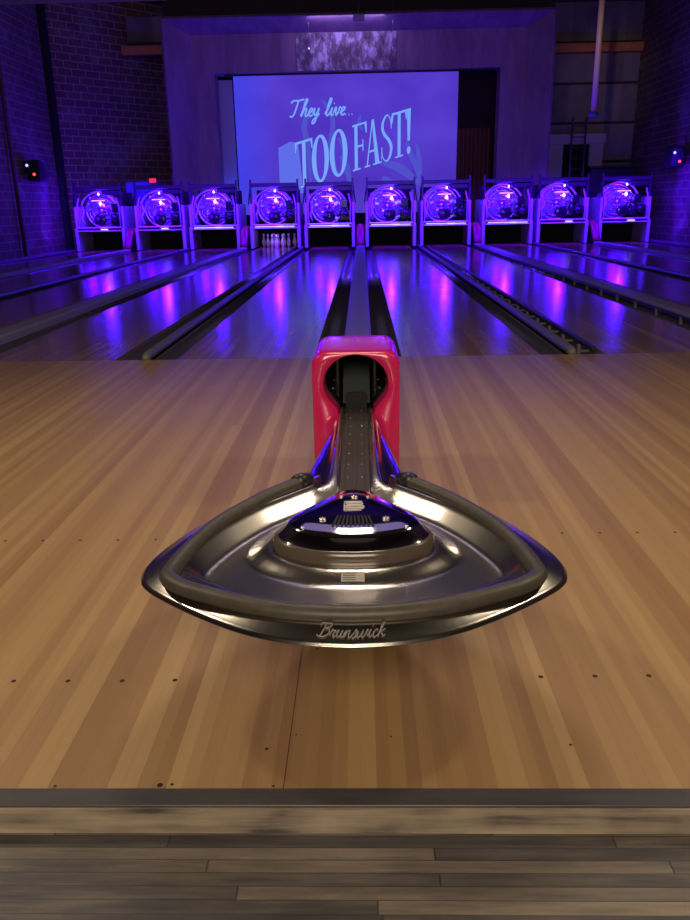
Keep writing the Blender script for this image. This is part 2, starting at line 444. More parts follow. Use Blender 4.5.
b=MB().box(-4.7,-3.95,26.35,26.45,.1,4.9); tag(obj('stage_flat',b,M['pale_paint']),'narrow blue lit panel left of the projection screen','panel')
# ------------------------------------------------------------------ projection screen
SX0,SX1,SZ0,SZ1=-3.84,3.03,.9,4.93; SY=25.9
sm_=bpy.data.materials.new('projected_violet_picture'); sm_.use_nodes=True; nt=sm_.node_tree
t=NT(sm_); x,y,z,g=t.xyz()
nt_b=t.b
e=nt.nodes.new('ShaderNodeEmission')
n1=t.noise(t.comb(t.math('MULTIPLY',x,.55),0.0,t.math('MULTIPLY',z,.8)),1.0,2,.4)
col=t.ramp(n1,[(.3,(.072,.03,.50)),(.5,(.085,.04,.57)),(.72,(.10,.052,.66))])
edge=t.ramp(t.math('DIVIDE',t.math('SUBTRACT',x,SX0),1.3),[(0.0,(.6,.6,.6)),(1.0,(0,0,0))])
col=t.mix(edge,col,(.035,.06,.95))
t.l(col,e.inputs[0]); e.inputs[1].default_value=1.0
nt.links.new(e.outputs[0],nt.nodes['Material Output'].inputs[0]); nt.nodes.remove(nt_b)
scr=empty('projection_screen',((SX0+SX1)/2,SY,SZ0)); tag(scr,'large violet lit projection screen with slanted words behind the pinsetters','screen')
def toscr(o): o.parent=scr; o.location=(-scr.location.x,-scr.location.y,-scr.location.z); return o
toscr(obj('screen_fabric',MB().box(SX0,SX1,SY,SY+.02,SZ0,SZ1),sm_))
toscr(obj('screen_case',MB().box(-4.1,4.12,SY-.08,SY+.1,SZ1,SZ1+.17,0,.02),M['black']))
# local picture units: one unit = .0298 m, origin (360,130) of the projected image
UX=.0298
def S2(u,v): return ((u-361)*UX*1.0+.02, 3.235-(v-129)*UX)
def ribbon(b,P,w,y,mi=0):
    """flat strip along a 2d polyline (x,z); w float or list"""
    n=len(P); L=[];Rr=[]
    for i,p in enumerate(P):
        a=P[max(0,i-1)]; c=P[min(n-1,i+1)]
        dx,dz=c[0]-a[0],c[1]-a[1]; l=math.hypot(dx,dz) or 1
        ww=(w[i] if isinstance(w,list) else w)/2
        nx,nz=-dz/l*ww,dx/l*ww
        L.append((p[0]+nx,y,p[1]+nz)); Rr.append((p[0]-nx,y,p[1]-nz))
    b.rings([L,Rr],closed=False,sm=False,mi=mi)
# script stroke font (x to the right, y up, x-height 1, ascender 2)
SF={
 'T':([[(-.2,1.7),(.1,2.0),(.8,2.0),(1.6,2.15)],[(.85,2.05),(.7,1.2),(.5,.3),(.2,0),(-.05,.15)]],1.5),
 'h':([[(0,.1),(.35,1.1),(.62,2.0),(.45,2.15),(.32,1.6),(.2,.7),(.1,0),(.35,.75),(.6,1.0),(.72,.8),(.65,.3),(.8,.0),(1.0,.2)]],1.0),
 'e':([[(0,.2),(.35,.5),(.6,.8),(.45,1.0),(.2,.8),(.15,.3),(.4,0),(.75,.2)]],.75),
 'y':([[(0,.3),(.15,1.0),(.15,.4),(.35,.1),(.6,.4),(.75,1.0),(.65,0),(.45,-.8),(.15,-.9),(.2,-.5),(.6,-.1),(.95,.3)]],.95),
 'l':([[(0,.2),(.35,1.0),(.6,1.9),(.45,2.15),(.3,1.6),(.2,.5),(.35,0),(.65,.2)]],.65),
 'i':([[(0,.2),(.2,.6),(.3,1.0),(.22,.4),(.35,0),(.6,.2)],[(.42,1.45),(.46,1.55)]],.6),
 'v':([[(0,.3),(.15,.9),(.25,.95),(.3,.3),(.42,0),(.65,.4),(.75,1.0),(.95,.85)]],.92),
 'B':([[(.25,0),(.45,1.0),(.6,2.0)],[(-.1,1.5),(.1,2.0),(.7,2.15),(1.25,1.95),(1.2,1.4),(.6,1.1)],[(.6,1.1),(1.15,1.0),(1.2,.4),(.7,0),(.1,.0),(-.2,.25)]],1.4),
 'r':([[(0,.2),(.2,1.05),(.3,.85),(.6,.9),(.45,.4),(.55,0),(.8,.2)]],.75),
 'u':([[(0,.5),(.2,1.0),(.15,.3),(.35,0),(.6,.35),(.72,1.0),(.66,.3),(.8,0),(1.0,.2)]],.97),
 'n':([[(0,.1),(.2,1.0),(.15,0),(.4,.85),(.65,1.0),(.65,.3),(.8,0),(1.0,.2)]],.97),
 'a':([[(.75,.85),(.4,1.0),(.1,.5),(.3,0),(.6,.3),(.8,1.0),(.72,.3),(.85,0),(1.05,.2)]],1.0),
 's':([[(0,.2),(.3,.7),(.45,1.1),(.6,.5),(.45,.02),(.15,.08)],[(.45,.02),(.8,.2)]],.75),
 'w':([[(0,.9),(.08,.15),(.25,0),(.5,.4),(.62,1.0),(.62,.2),(.8,0),(1.05,.4),(1.15,1.0),(1.3,.85)]],1.3),
 'c':([[(.6,.8),(.4,1.0),(.15,.6),(.2,.1),(.45,0),(.8,.25)]],.75),
 'k':([[(0,.1),(.25,1.0),(.45,2.0),(.3,2.1),(.15,1.2),(.1,0)],[(.75,1.0),(.45,.75),(.12,.5)],[(.2,.55),(.5,.35),(.65,0),(.95,.2)]],.95),
 '.':([[(.1,.02),(.2,.05)]],.45),' ':([],.8)}
def script(text,slant=.25):
    out=[];x=0
    for ch in text:
        st,w=SF[ch]
        for s in st: out.append([(x+px+slant*py,py) for px,py in catmull(s,5)])
        x+=w
    return out,x
def script_glyphs(text,slant=.25):
    out=[];x=0
    for ch in text:
        g_,w=SF[ch]; out.append([[(x+px+slant*py,py) for px,py in catmull(q,5)] for q in g_]); x+=w
    return out,x
gl,w=script_glyphs('They live...')
x0,x1=288.5,355.0; sc_=(x1-x0)/w
for g_ in gl:
    if not g_: continue
    b=MB()
    for q in g_: ribbon(b,[S2(x0+px*sc_, 111.5-.02*px*sc_-py*7.6) for px,py in q],.048,SY-.006)
    toscr(obj('script_letter',b,M['screen_text'],fix=False))
# serif capitals in unit cells (u right 0..1, v up 0..1)
def cap_T(): return [('p',[(.40,.04),(.60,.04),(.60,.96),(.40,.96)]),('p',[(.24,0),(.76,0),(.76,.035),(.24,.035)]),('p',[(.0,.95),(1,.95),(1,1),(0,1)]),('p',[(0,.78),(.05,.78),(.12,.95),(0,.95)]),('p',[(.95,.78),(1,.78),(1,.95),(.88,.95)])]
def cap_F(): return [('p',[(.14,.03),(.36,.03),(.36,.97),(.14,.97)]),('p',[(0,0),(.55,0),(.55,.035),(0,.035)]),('p',[(0,.96),(1,.96),(1,1),(0,1)]),('p',[(.93,.76),(1,.76),(1,.96),(.84,.96)]),('p',[(.36,.49),(.72,.49),(.72,.535),(.36,.535)]),('p',[(.7,.38),(.76,.38),(.76,.64),(.7,.64)])]
def cap_A(): return [('p',[(.12,.03),(.2,.03),(.52,.97),(.46,1)]),('p',[(.66,.03),(.92,.03),(.58,1),(.46,1)]),('p',[(0,0),(.34,0),(.34,.035),(0,.035)]),('p',[(.52,0),(1.05,0),(1.05,.035),(.52,.035)]),('p',[(.24,.30),(.76,.30),(.74,.345),(.25,.345)])]
def cap_O(): return [('o',)]
def cap_S(): return [('s',)]
def cap_E(): return [('p',[(.36,.30),(.64,.30),(.74,1.0),(.26,1.0)]),('c',)]
letters=[('T',292.5,311,cap_T),('O',309.5,328.5,cap_O),('O',328.5,348,cap_O),('F',353,368,cap_F),('A',365.5,382.5,cap_A),('S',383,395,cap_S),('T',394,409.5,cap_T),('!',407.5,416,cap_E)]
def top(u): return 136.5-(u-292)*.258
def bot(u): return 182.5-(u-292)*.275
for ch,u0,u1,fn in letters:
    def P(a,v):
        u=u0+(u1-u0)*a; return S2(u, bot(u)+(top(u)-bot(u))*v)
    b=MB()
    for it in fn():
        if it[0]=='p':
            q=[P(*c) for c in it[1]]; b.add([(x,SY-.006,z) for x,z in q],[tuple(range(len(q)))])
        elif it[0]=='o':
            n=40; o=[P(.5+.48*math.cos(2*PI*k/n),.5+.515*math.sin(2*PI*k/n)) for k in range(n)]
            i=[P(.5+.23*math.cos(2*PI*k/n),.5+.455*math.sin(2*PI*k/n)) for k in range(n)]
            b.rings([[(x,SY-.006,z) for x,z in o],[(x,SY-.006,z) for x,z in i]],sm=False)
        elif it[0]=='s':
            q=catmull([(.86,.74),(.78,.90),(.5,1.0),(.18,.88),(.12,.72),(.35,.57),(.68,.44),(.88,.27),(.75,.08),(.45,0),(.15,.1),(.06,.27)],5)
            n=len(q); ww=[.02+.075*math.sin(PI*k/(n-1))**2 for k in range(n)]
            ribbon(b,[P(*c) for c in q],ww,SY-.006)
            for q2 in ([(.84,.68),(.92,.68),(.92,.98),(.86,.9)],[(.02,.02),(.08,.1),(.1,.33),(.02,.33)]):
                q3=[P(*c) for c in q2]; b.add([(x,SY-.006,z) for x,z in q3],[(0,1,2,3)])
        elif it[0]=='c':
            n=16; q=[P(.5+.22*math.cos(2*PI*k/n),.09+.085*math.sin(2*PI*k/n)) for k in range(n)]
            b.add([(x,SY-.006,z) for x,z in q],[tuple(range(n))])
    toscr(obj('capital_letter',b,M['screen_text'],fix=False))
b=MB()
def poly(b,L,y,mi=0):
    q=[S2(*p) for p in L]; b.add([(x,y,z) for x,z in q],[tuple(range(len(q)))],mi)
poly(b,[(275,141),(288,135),(296,137),(300,186),(275,190)],SY-.003)
toscr(obj('picture_block',b,M['screen_ghost2'],fix=False))
for L,ws in (([(303,95),(306,108),(303,122),(306,140),(308,175)],6),([(322,96),(329,104),(333,118),(330,140),(338,170)],5),([(340,150),(346,160),(350,178)],7),([(384,158),(398,161),(410,168),(423,180)],9),([(410,137),(414,150),(420,162),(424,178)],6),([(420,140),(423,155),(425,170)],5),([(384,172),(397,180)],7),([(338,132),(345,145),(341,160)],6),([(362,110),(360,118),(364,126)],4)):
    b=MB(); q=catmull(L,6); n=len(q); ribbon(b,[S2(*p) for p in q],[ws*UX*(.25+.75*math.sin(PI*(k+.5)/n)) for k in range(n)],SY-.002-.0002*L[0][0]/100); toscr(obj('picture_figure',b,M['screen_ghost'],fix=False))

# ------------------------------------------------------------------ things around the stage
b=MB().tube([(-1.44,25.0,CZ),(-1.44,25.0,5.5)],.007,6); h=obj('hanging_wire',b,M['steel']); tag(h,'thin wire with a tiny bead hanging above the left of the screen','wire','wires over the screen')
obj('wire_bead',MB().lathe([(.001,-.03),(.025,-.01),(.025,.01),(.001,.03)],(-1.44,25,5.49),10),M['led_white'],h)
b=MB().tube([(1.0,25.0,CZ),(1.0,25.0,5.45)],.007,6); h=obj('hanging_wire',b,M['steel']); tag(h,'thin wire with a small weight hanging above the right of the screen','wire','wires over the screen')
obj('wire_weight',MB().cyl((1.0,25,5.43),.02,.08,n=10),M['bright_rail'],h)
e=empty('hanging_lamp',(.02,24.45,6.2)); tag(e,'small pale box lamp hanging at the top centre of the stage surround','lamp')
obj('housing',MB().box(-.16,.16,-.1,.1,-.16,.02,0,.02),M['pale_paint'],e); obj('yoke',MB().box(-.2,.2,-.02,.02,.02,.09,0,.008).box(-.02,.02,-.02,.02,.09,CZ-6.197),M['black'],e)
b=MB().box(-.6,.75,24.4,24.44,6.02,6.07); 
# left orange beam, right orange beam
b=MB().box(-7.0,-5.72,25.2,25.4,5.47,5.71,0,.01); tag(obj('timber_beam',b,M['orange_beam']),'orange brown timber beam spanning the brick wall left of the stage','beam')
b=MB().box(5.75,8.74,26.5,26.79,5.48,5.73,0,.01); tag(obj('timber_beam',b,M['orange_beam']),'long orange brown timber beam across the boarded wall right of the stage','beam')
b=MB().box(-6.85,-5.72,25.42,25.5,5.6,6.5); tag(obj('boarded_panel',b,M['panelwall']),'grey boarded panel resting above the left timber beam','panel')
# right: hanging duct, ladder, door surround
e=empty('hanging_pipe',(6.25,22.5,3.3)); tag(e,'bare upright pipe hanging from the ceiling at right, lit golden','pipe')
M['gold']=mat('bare_golden_metal',(.80,.60,.40),.5,.1)
obj('pipe_shaft',MB().tube([(.0,0,.05),(.0,0,CZ-3.3)],.075,16),M['gold'],e)
obj('pipe_collar',MB().lathe([(.08,0),(.12,.02),(.12,.1),(.08,.12)],(0,0,-.04),16),M['blue_paint'],e)
for s in (-1,1): pass
e=empty('doorway_surround',(6.9,26.6,0)); tag(e,'pale painted doorway surround in the back wall right of the stage','door frame')
obj('left_jamb',MB().box(-.95,-.42,-.12,.1,0,2.85,0,.01),M['pale_paint'],e)
obj('right_jamb',MB().box(.42,.85,-.12,.1,0,2.85,0,.01),M['pale_paint'],e)
obj('lintel',MB().box(-1.0,.9,-.16,.1,2.85,3.15,0,.01),M['pale_paint'],e)
obj('dark_opening',MB().box(-.42,.42,.02,.12,0,2.85),M['black_matte'],e)
e=empty('ladder',(6.55,25.0,0)); tag(e,'slim dark metal ladder standing in front of the doorway at right','ladder')
for s in (-1,1): obj('rail',MB().box(s*.2-.025,s*.2+.025,-.03,.03,-.12,3.5,0,.005),M['dark_metal'],e)
src=None
for k in range(11):
    if src is None: src=obj('rung',MB().tube([(-.18,0,0),(.18,0,0)],.016,8),M['dark_metal'],e); src.location=(0,0,.25); o=src
    else: o=src.copy(); C.objects.link(o); o.parent=e; o.location=(0,0,.25+.3*k)
e=empty('equipment_cabinet',(-6.55,24.42,0)); tag(e,'blue metal cabinet behind the second pinsetter, under the red sign','cabinet')
obj('cabinet_body',MB().box(-.5,.5,0,.5,-.12,1.92,0,.02),M['blue_paint'],e); obj('cabinet_door',MB().box(-.46,.46,-.02,0,.1,1.86,0,.008),M['blue_paint'],e)
e=empty('exit_sign',(-6.13,24.1,1.93)); tag(e,'small glowing red exit sign above the second pinsetter','sign')
obj('sign_box',MB().box(-.13,.13,0,.06,-.075,.075,0,.01),M['black'],e); obj('lit_face',MB().box(-.1,.1,-.012,0,-.06,.06),M['exit'],e)
obj('bracket',MB().box(-.02,.02,.06,.15,-.02,.02),M['black'],e)
e=empty('equipment_box',(7.9,25.8,0)); tag(e,'dark box standing behind the last pinsetter by the right wall','box')
obj('box_body',MB().box(-.7,.7,0,.5,-.12,2.1,0,.02),M['black'],e); obj('box_lid',MB().box(-.74,.74,-.03,.53,2.1,2.16,0,.01),M['dark_metal'],e)
def speaker(x,y,z,s,label,L):
    e=empty('wall_speaker',(x,y,z)); tag(e,label,'speaker','speakers on the side walls')
    obj('speaker_case',MB().box(-.17,.17,-.26,.26,-.26,.26,0,.03),M['black'],e)
    obj('mounting_arm',MB().box(min(-s*.30,-s*.17),max(-s*.30,-s*.17),-.05,.05,-.05,.05,0,.008),M['dark_metal'],e)
    for nm,m,(dx,dz) in L:
        obj(nm,MB().lathe([(.001,-.03),(.03,-.026),(.035,0)],(dx,-.26,dz),10,'y'),m,e)
speaker(-8.44,21.3,2.12,1,'black speaker box with red light on the left brick wall',(('red_light',M['led_red'],(.03,-.09)),('white_light',M['led_white'],(-.13,.13))))
speaker(8.44,22.3,2.2,-1,'black speaker box with blue and red lights on the right wall',(('red_light',M['led_red'],(0.05,-.12)),('blue_light',M['led_white'],(-.1,.1))))
# long housing under the ceiling, near the approach
b=MB().box(-6.5,-2.2,9.6,10.2,3.42,3.75,0,.02); o=obj('overhead_housing',b,M['pale_paint']); tag(o,'pale long housing hanging overhead at the upper left edge','ceiling housing')
obj('hanger_rod',MB().tube([(-3.5,9.9,3.7),(-3.5,9.9,CZ)],.02,8),M['dark_metal'],o); obj('hanger_rod',MB().tube([(-5.8,9.9,3.7),(-5.8,9.9,CZ)],.02,8),M['dark_metal'],o)

# ------------------------------------------------------------------ pinsetters
def pinsetter(label):
    e=empty('pinsetter',(0,YM,0)); tag(e,label,'pinsetter','pinsetter machines in a row')
    for s in (-1,1):
        b=MB().box(s*.67-.03,s*.67+.03,-.05,1.5,.0,1.22,0,.01)
        b.box(s*.67-.045,s*.67+.045,-.12,-.05,.0,.62,0,.01)
        obj('side_panel',b,M['white_metal'],e)
        b=MB().box(s*.66-.025,s*.66+.025,.0,.08,1.22,1.86,0,.006); b.tube([(s*.66,.04,1.78),(s*.735,.04,1.2)],.018,6)
        obj('post',b,M['black'],e)
        b=MB().tube([(s*.59,-.06,.64),(s*.60,-.06,1.2),(s*.54,-.02,1.45)],.018,8); obj('guide_rod',b,M['white_metal'],e)
    obj('top_bar',MB().box(-.65,.65,.0,.06,1.66,1.76,0,.01).box(.1,.64,.06,.5,1.52,1.66,0,.02),M['black'],e)
    obj('upper_rail',MB().box(-.635,.635,-.10,-.05,.635,.665,0,.008),M['bright_rail'],e)
    obj('lower_rail',MB().box(-.62,.62,-.16,-.1,.545,.572,0,.008),M['bright_rail'],e)
    obj('pit_curtain',MB().box(-.635,.635,1.12,1.18,.0,.62),M['black_matte'],e)
    obj('hood_lip',MB().box(-.635,.635,-.08,.95,.57,.63),M['dark_metal'],e)
    obj('back_panel',MB().box(-.64,.64,1.2,1.24,.62,1.6),M['black_matte'],e)
    # wheel
    b=MB().torus((-.08,.55,1.1),.46,.035,'y',36,8); b.torus((-.08,.5,1.1),.36,.018,'y',32,6)
    for k in range(8):
        a=2*PI*k/8+.2; b.tube([(-.08+.08*math.cos(a),.52,1.1+.08*math.sin(a)),(-.08+.45*math.cos(a),.55,1.1+.45*math.sin(a))],.014,6)
    b.cyl((-.08,.5,1.1),.09,.12,'y',18)
    obj('pin_wheel',b,M['steel'],e)
    obj('glow_reflector',MB().cyl((-.08,.72,1.1),.52,.02,'y',36),M['white_metal'],e)  # pale disc added to catch the blue glow and fill the arch
    # arch of housing round the wheel
    pts=[(-.08+.56*math.cos(PI*k/20),.35,1.08+.54*math.sin(PI*k/20)) for k in range(21)]
    obj('arch_guard',MB().tube([(pts[0][0],.35,.66)]+pts+[(pts[-1][0],.35,.66)],.028,8),M['white_metal'],e)
    b=MB()
    rr=random.Random(3)
    for k in range(26):
        a=rr.uniform(0,2*PI); r=rr.uniform(.08,.43); x=-.08+r*math.cos(a); z=max(.74,1.12+r*math.sin(a)); y=rr.uniform(.2,.42)
        if rr.random()<.5: b.cyl((x,y,z),rr.uniform(.02,.05),rr.uniform(.03,.09),rr.choice('xyz'),10)
        else:
            w,h=rr.uniform(.015,.06),rr.uniform(.015,.05); b.box(x-w,x+w,y-.03,y+.03,z-h,z+h,0,.006)
    for k in range(7):
        z=.78+.11*k; x=rr.uniform(-.4,.1); b.tube([(x,.25,z),(x+rr.uniform(.15,.4),.25,z+rr.uniform(-.03,.05))],.011,6)
    obj('linkage',b,M['steel'],e)
    b=MB().box(.28,.62,.1,.55,.72,1.02,0,.03); b.cyl((.45,.05,.9),.1,.18,'y',18); b.box(.3,.5,.2,.5,1.06,1.3,0,.02); obj('motor',b,M['black_gloss'],e)
    b=MB().lathe([(.14,-.04),(.17,-.02),(.15,0),(.17,.02),(.14,.04)],(-.02,.1,.86),20,'y'); b.tube([(-.02,.1,.86),(.45,.06,.9)],.02,8); obj('pulley',b,M['black_gloss'],e)
    b=MB().tube([(-.5,.2,.72),(-.56,.18,.9),(-.48,.16,1.1),(-.54,.2,1.25)],.025,8); obj('hose',b,M['white_metal'],e)
    obj('lamp_tube',MB().tube([(-.22,.12,1.38),(.16,.12,1.38)],.011,8),M['lamp_soft'],e)
    obj('lamp_bulb',MB().lathe([(.001,-.05),(.028,-.035),(.036,0),(.022,.035),(.001,.05)],(.03,.1,1.30),12),M['lamp'],e)
    obj('top_lamp',MB().lathe([(.001,-.03),(.018,-.02),(.024,0),(.012,.03),(.001,.035)],(.02,.05,1.55),10),M['lamp'],e)
    return e
m0=pinsetter('pinsetter machine glowing blue violet, first from the left wall')
desc=['glowing blue violet, first from the left wall','glowing blue violet, second from left, below the red sign','glowing blue violet, third from left, beside the standing pins',
 'glowing blue violet with ten pins standing under it','glowing blue violet, just left of the centre track cover','glowing blue violet, just right of the centre track cover',
 'glowing blue violet, fourth from the right wall','glowing blue violet, third from the right wall','glowing blue violet, second from the right wall','glowing blue violet, last one beside the right wall']
for k in range(10):
    xc=(bound(k)+half(k)+bound(k+1)-half(k+1))/2
    o=m0 if k==0 else copy_tree(m0)
    # machines stand in pairs, shifted a little towards each other
    o.location=(xc,YM,0); o['label']='pinsetter machine '+desc[k]
    if 2<=k<=7: obj('rail_glow',MB().tube([(-.56,-.17,.60),(.56,-.17,.60)],.011,8),M['rail_glow'],o)  # glowing tube added for the bright line along the rail
    else: obj('rail_glow',MB().tube([(.05,-.17,.60),(.25,-.17,.60)],.016,8),M['rail_glow'],o)
    L=bpy.data.lights.new('black_light','POINT'); L.energy=105; L.color=(.05,.0,1.0); L.shadow_soft_size=.16
    lo=bpy.data.objects.new('black_light',L); C.objects.link(lo); lo.location=(xc+.02,YM+.02,1.36)
    L=bpy.data.lights.new('black_light_low','POINT'); L.energy=22; L.color=(.06,.0,1.0); L.shadow_soft_size=.12
    lo=bpy.data.objects.new('black_light_low',L); C.objects.link(lo); lo.location=(xc-.3,YM-.3,.95)

# curved maroon ball guides at the return tracks
g0=None
for i in (1,3,5,7,9):
    x=bound(i)
    if g0 is None:
        g0=empty('ball_guide',(x,YM,0))
        pr=[]; 
        for q,(yy,zz) in enumerate([(-.55,.07),(-.42,.2),(-.3,.38),(-.12,.52),(.1,.56),(.4,.56)]):
            pr.append([(-.10,yy,zz-.03),(-.105,yy,zz+.02),(-.05,yy-.01,zz+.06),(.05,yy-.01,zz+.06),(.105,yy,zz+.02),(.10,yy,zz-.03)])
        obj('guide_shell',MB().rings(pr,cap0=True,cap1=True),M['red_dark'],g0)
        obj('guide_base',MB().box(-.09,.09,-.2,.4,.0,.5,0,.02),M['black'],g0)
        o=g0
    else: o=copy_tree(g0)
    o.location=(x,YM,0); n=(i-1)
    tag(o,'maroon curved ball guide standing between the %s and %s pinsetters from left'%(ordn[i-1],ordn[i]),'ball guide','maroon ball guides')

# ------------------------------------------------------------------ pins
prof=[(.0,0),(.0255,0),(.0285,.004),(.0355,.02),(.048,.06),(.0575,.10),(.0605,.114),(.0585,.14),(.051,.18),(.039,.215),(.028,.245),(.0235,.27),(.0235,.28),(.026,.305),(.031,.33),(.0325,.345),(.030,.362),(.021,.376),(.009,.381),(.0,.381)]
xc=(bound(3)+half(3)+bound(4)-half(4))/2
p0=None
rows=[[('head pin at the front of the ten standing pins',0)],[('white bowling pin left in the second row',-.5),('white bowling pin right in the second row',.5)],
 [('white bowling pin at the left of the third row',-1),('white bowling pin in the middle of the third row',0),('white bowling pin at the right of the third row',1)],
 [('white bowling pin at the far left of the back row',-1.5),('white bowling pin left of the middle in the back row',-.5),('white bowling pin right of the middle in the back row',.5),('white bowling pin at the far right of the back row',1.5)]]
for r,row in enumerate(rows):
    for lab,u in row:
        if p0 is None:
            p0=empty('bowling_pin'); obj('pin_body',MB().lathe(prof,n=20,cap=False),M['pin_white'],p0)
            obj('neck_stripe',MB().lathe([(.0245,.262),(.0243,.268)],n=20,cap=False).lathe([(.0245,.284),(.0250,.29)],n=20,cap=False),M['pin_red'],p0); o=p0
        else: o=copy_tree(p0)
        o.location=(xc+u*.305,YM+.10+r*.264,0.0); tag(o,lab,'bowling pin','ten pins on the fourth lane')

L=bpy.data.lights.new('pin_light','AREA'); L.energy=4.0; L.color=(.25,.12,1.0); L.size=1.0; L.shape='RECTANGLE'; L.size_y=.05
o=bpy.data.objects.new('pin_light',L); C.objects.link(o); o.location=(xc,YM-.14,.5); d=Vector((xc,YM+.3,.2))-o.location; o.rotation_euler=d.to_track_quat('-Z','Y').to_euler()
# ------------------------------------------------------------------ ball return
XC=.014
ret=empty('ball_return',(XC,1.75,0)); tag(ret,'stainless triangular ball return tray with crimson hood on the wooden approach','ball return')
def rp(o,par=None):
    # geometry is written in floor coordinates relative to (XC,0,0)
    if par is None: o.parent=ret; o.location=(0,-1.75,0)
    else: o.parent=par; o.location=(0,0,0)
    return o
halfrim=[(0,1.240),(.10,1.251),(.198,1.285),(.294,1.344),(.386,1.416),(.442,1.471),(.465,1.518),(.470,1.585),(.447,1.68),(.398,1.80),(.325,1.925),(.25,2.015),(.19,2.085),(.15,2.14),(.128,2.19),(.12,2.24),(.06,2.25)]
rimR=catmull(halfrim,8)
rim=rimR+[(-x,y) for x,y in reversed(rimR) if x>1e-6]
rim=resample(rim,420,closed=True)
N=len(rim)
def segd(px,py,L,closed=True):
    best=9; n=len(L)
    for i in range(n if closed else n-1):
        ax,ay=L[i]; bx,by=L[(i+1)%n]; dx,dy=bx-ax,by-ay
        t=((px-ax)*dx+(py-ay)*dy)/(dx*dx+dy*dy+1e-12); t=max(0,min(1,t))
        d=(px-ax-dx*t)**2+(py-ay-dy*t)**2
        if d<best: best=d
    return math.sqrt(best)
islR=catmull([(0,1.572),(.07,1.578),(.13,1.602),(.175,1.638),(.192,1.685),(.172,1.745),(.12,1.825),(.07,1.895),(.03,1.945),(0,1.958)],6)
isl=resample(islR+[(-x,y) for x,y in reversed(islR) if x>1e-6],120,closed=True)
rimc=resample(rim,140,True); islc=resample(isl,60,True)
def inside(px,py,L):
    c=False; n=len(L); j=n-1
    for i in range(n):
        if (L[i][1]>py)!=(L[j][1]>py) and px<(L[j][0]-L[i][0])*(py-L[i][1])/(L[j][1]-L[i][1])+L[i][0]: c=not c
        j=i
    return c
PROF=[(0,.322),(.004,.3285),(.012,.3315),(.042,.3455),(.055,.3475),(.082,.3475)]
def fil(t_):
    # straight slope with short rounded feet
    r_=.22
    if t_<=-r_: return 0.0
    if t_<r_: return (t_+r_)**2/(4*r_)
    if t_<1-r_: return t_
    if t_<1+r_: return 1-(1+r_-t_)**2/(4*r_)
    return 1.0
def tray_z(x,y):
    d=segd(x,y,rimc); di=0 if inside(x,y,islc) else segd(x,y,islc)
    base=.303+.022*fil((.062-di)/.044)
    wall=base+(.3475-base)*fil((.134-d)/.048)
    z=interp(d,PROF) if d<.083 else wall
    # the neck mouth: no rim there, dish runs on into the ramp
    k=sstep(1.98,2.12,y)*(1-sstep(.065,.125,abs(x)))
    return z*(1-k)+k*interp(y,[(1.9,.308),(2.05,.322),(2.25,.338)])
cx_,cy_=0,1.72
ts=[1,.995,.988,.98,.97,.96,.945,.93,.915,.90]+[.89-.0105*k for k in range(38)]+[.48,.46,.44,.42,.40,.37,.34,.3,.22]
# the kernel: rays from (0,1.72); use inward offsets rather than pure scaling near the rim
rings=[]
for t_ in ts:
    rings.append([(cx_+(x-cx_)*t_, cy_+(y-cy_)*t_) for x,y in rim])
b=MB()
R3=[[(x,y,tray_z(x,y)) for x,y in r] for r in rings]
lip=[0,[(x*.985,1.72+(y-1.72)*.985,.316) for x,y in rim],[(x*.90,1.72+(y-1.72)*.90,.306) for x,y in rim],[(x*.55,1.72+(y-1.72)*.55,.27) for x,y in rim]]
lip[0]=[(cx_+(x-cx_)*1.004,cy_+(y-cy_)*1.002,.3212) for x,y in rim]
b.rings(list(reversed(lip))+R3,cap0=True,cap1=True)
tray=rp(obj('tray',b,M['stainless']))
# rubber bumper tube around the tray
halft=[(0,1.304),(.095,1.312),(.193,1.338),(.30,1.387),(.355,1.42),(.384,1.452),(.391,1.49),(.374,1.61),(.33,1.765),(.24,1.935),(.15,2.055)]
TR=catmull(halft,8); TL=[(-x,y) for x,y in reversed(TR)][:-1]
P=[(x,y,.3555) for x,y in TL+TR]
b=MB().tube(P,.0195,14,flat=.85); rp(obj('rubber_bumper',b,M['rubber']))
for s in (-1,1):
    b=MB().tube([(s*.165,2.037,.3585),(s*.150,2.055,.3585),(s*.128,2.078,.353)],[.0205,.022,.017],12); rp(obj('bumper_end_cap',b,M['black']))
# cast lettering on the front band
def band(x,dd):
    # point on the front band at lateral x, inward distance dd from the rim
    y=interp(abs(x),[(0,1.240),(.10,1.251),(.198,1.285)])+dd
    return (x,y,tray_z(x,y)+.0025)
st,w=script('Brunswick',.3); k=.132/w
b=MB()
for s in st: b.tube([band(-.0625+px*k*.95,(.012+min(py,1.85)*.0148)) for px,py in s],.0013,6)
o=obj('cast_lettering',b,M['emblem']); rp(o,tray); o['label']='cast grey script lettering on the front band'
# centre island
isk=[(.0,1.72)]
def sc_ring(f,z,dy=0):
    return [(x*f,1.74+(y-1.74)*f+dy,z) for x,y in isl]
b=MB().rings([sc_ring(.97,.312),sc_ring(1.0,.326),sc_ring(1.0,.342),sc_ring(.985,.352),sc_ring(.95,.356),sc_ring(.9,.354)],cap0=True)
island=rp(obj('island_skirt',b,M['skirt']))
def cap_z(f): return interp(f,[(0,.3965),(.3,.3955),(.6,.392),(.76,.386),(.80,.383),(.86,.3695),(.92,.358),(.95,.354)])
fs=[.95,.93,.90,.87,.84,.82,.80,.78,.76,.72,.66,.6,.5,.4,.3,.2,.1,.02]
b=MB().rings([sc_ring(f,cap_z(f)) for f in fs],cap1=True)
capo=rp(obj('chrome_island_cap',b,M['chrome'])); capo['label']='chrome rounded triangular cap'
def capf(x,y):
    # scale fraction of point inside island outline
    lo,hi=0.01,1.2
    for _ in range(14):
        m=(lo+hi)/2
        if inside(x/m,1.74+(y-1.74)/m,isl): hi=m
        else: lo=m
    return hi
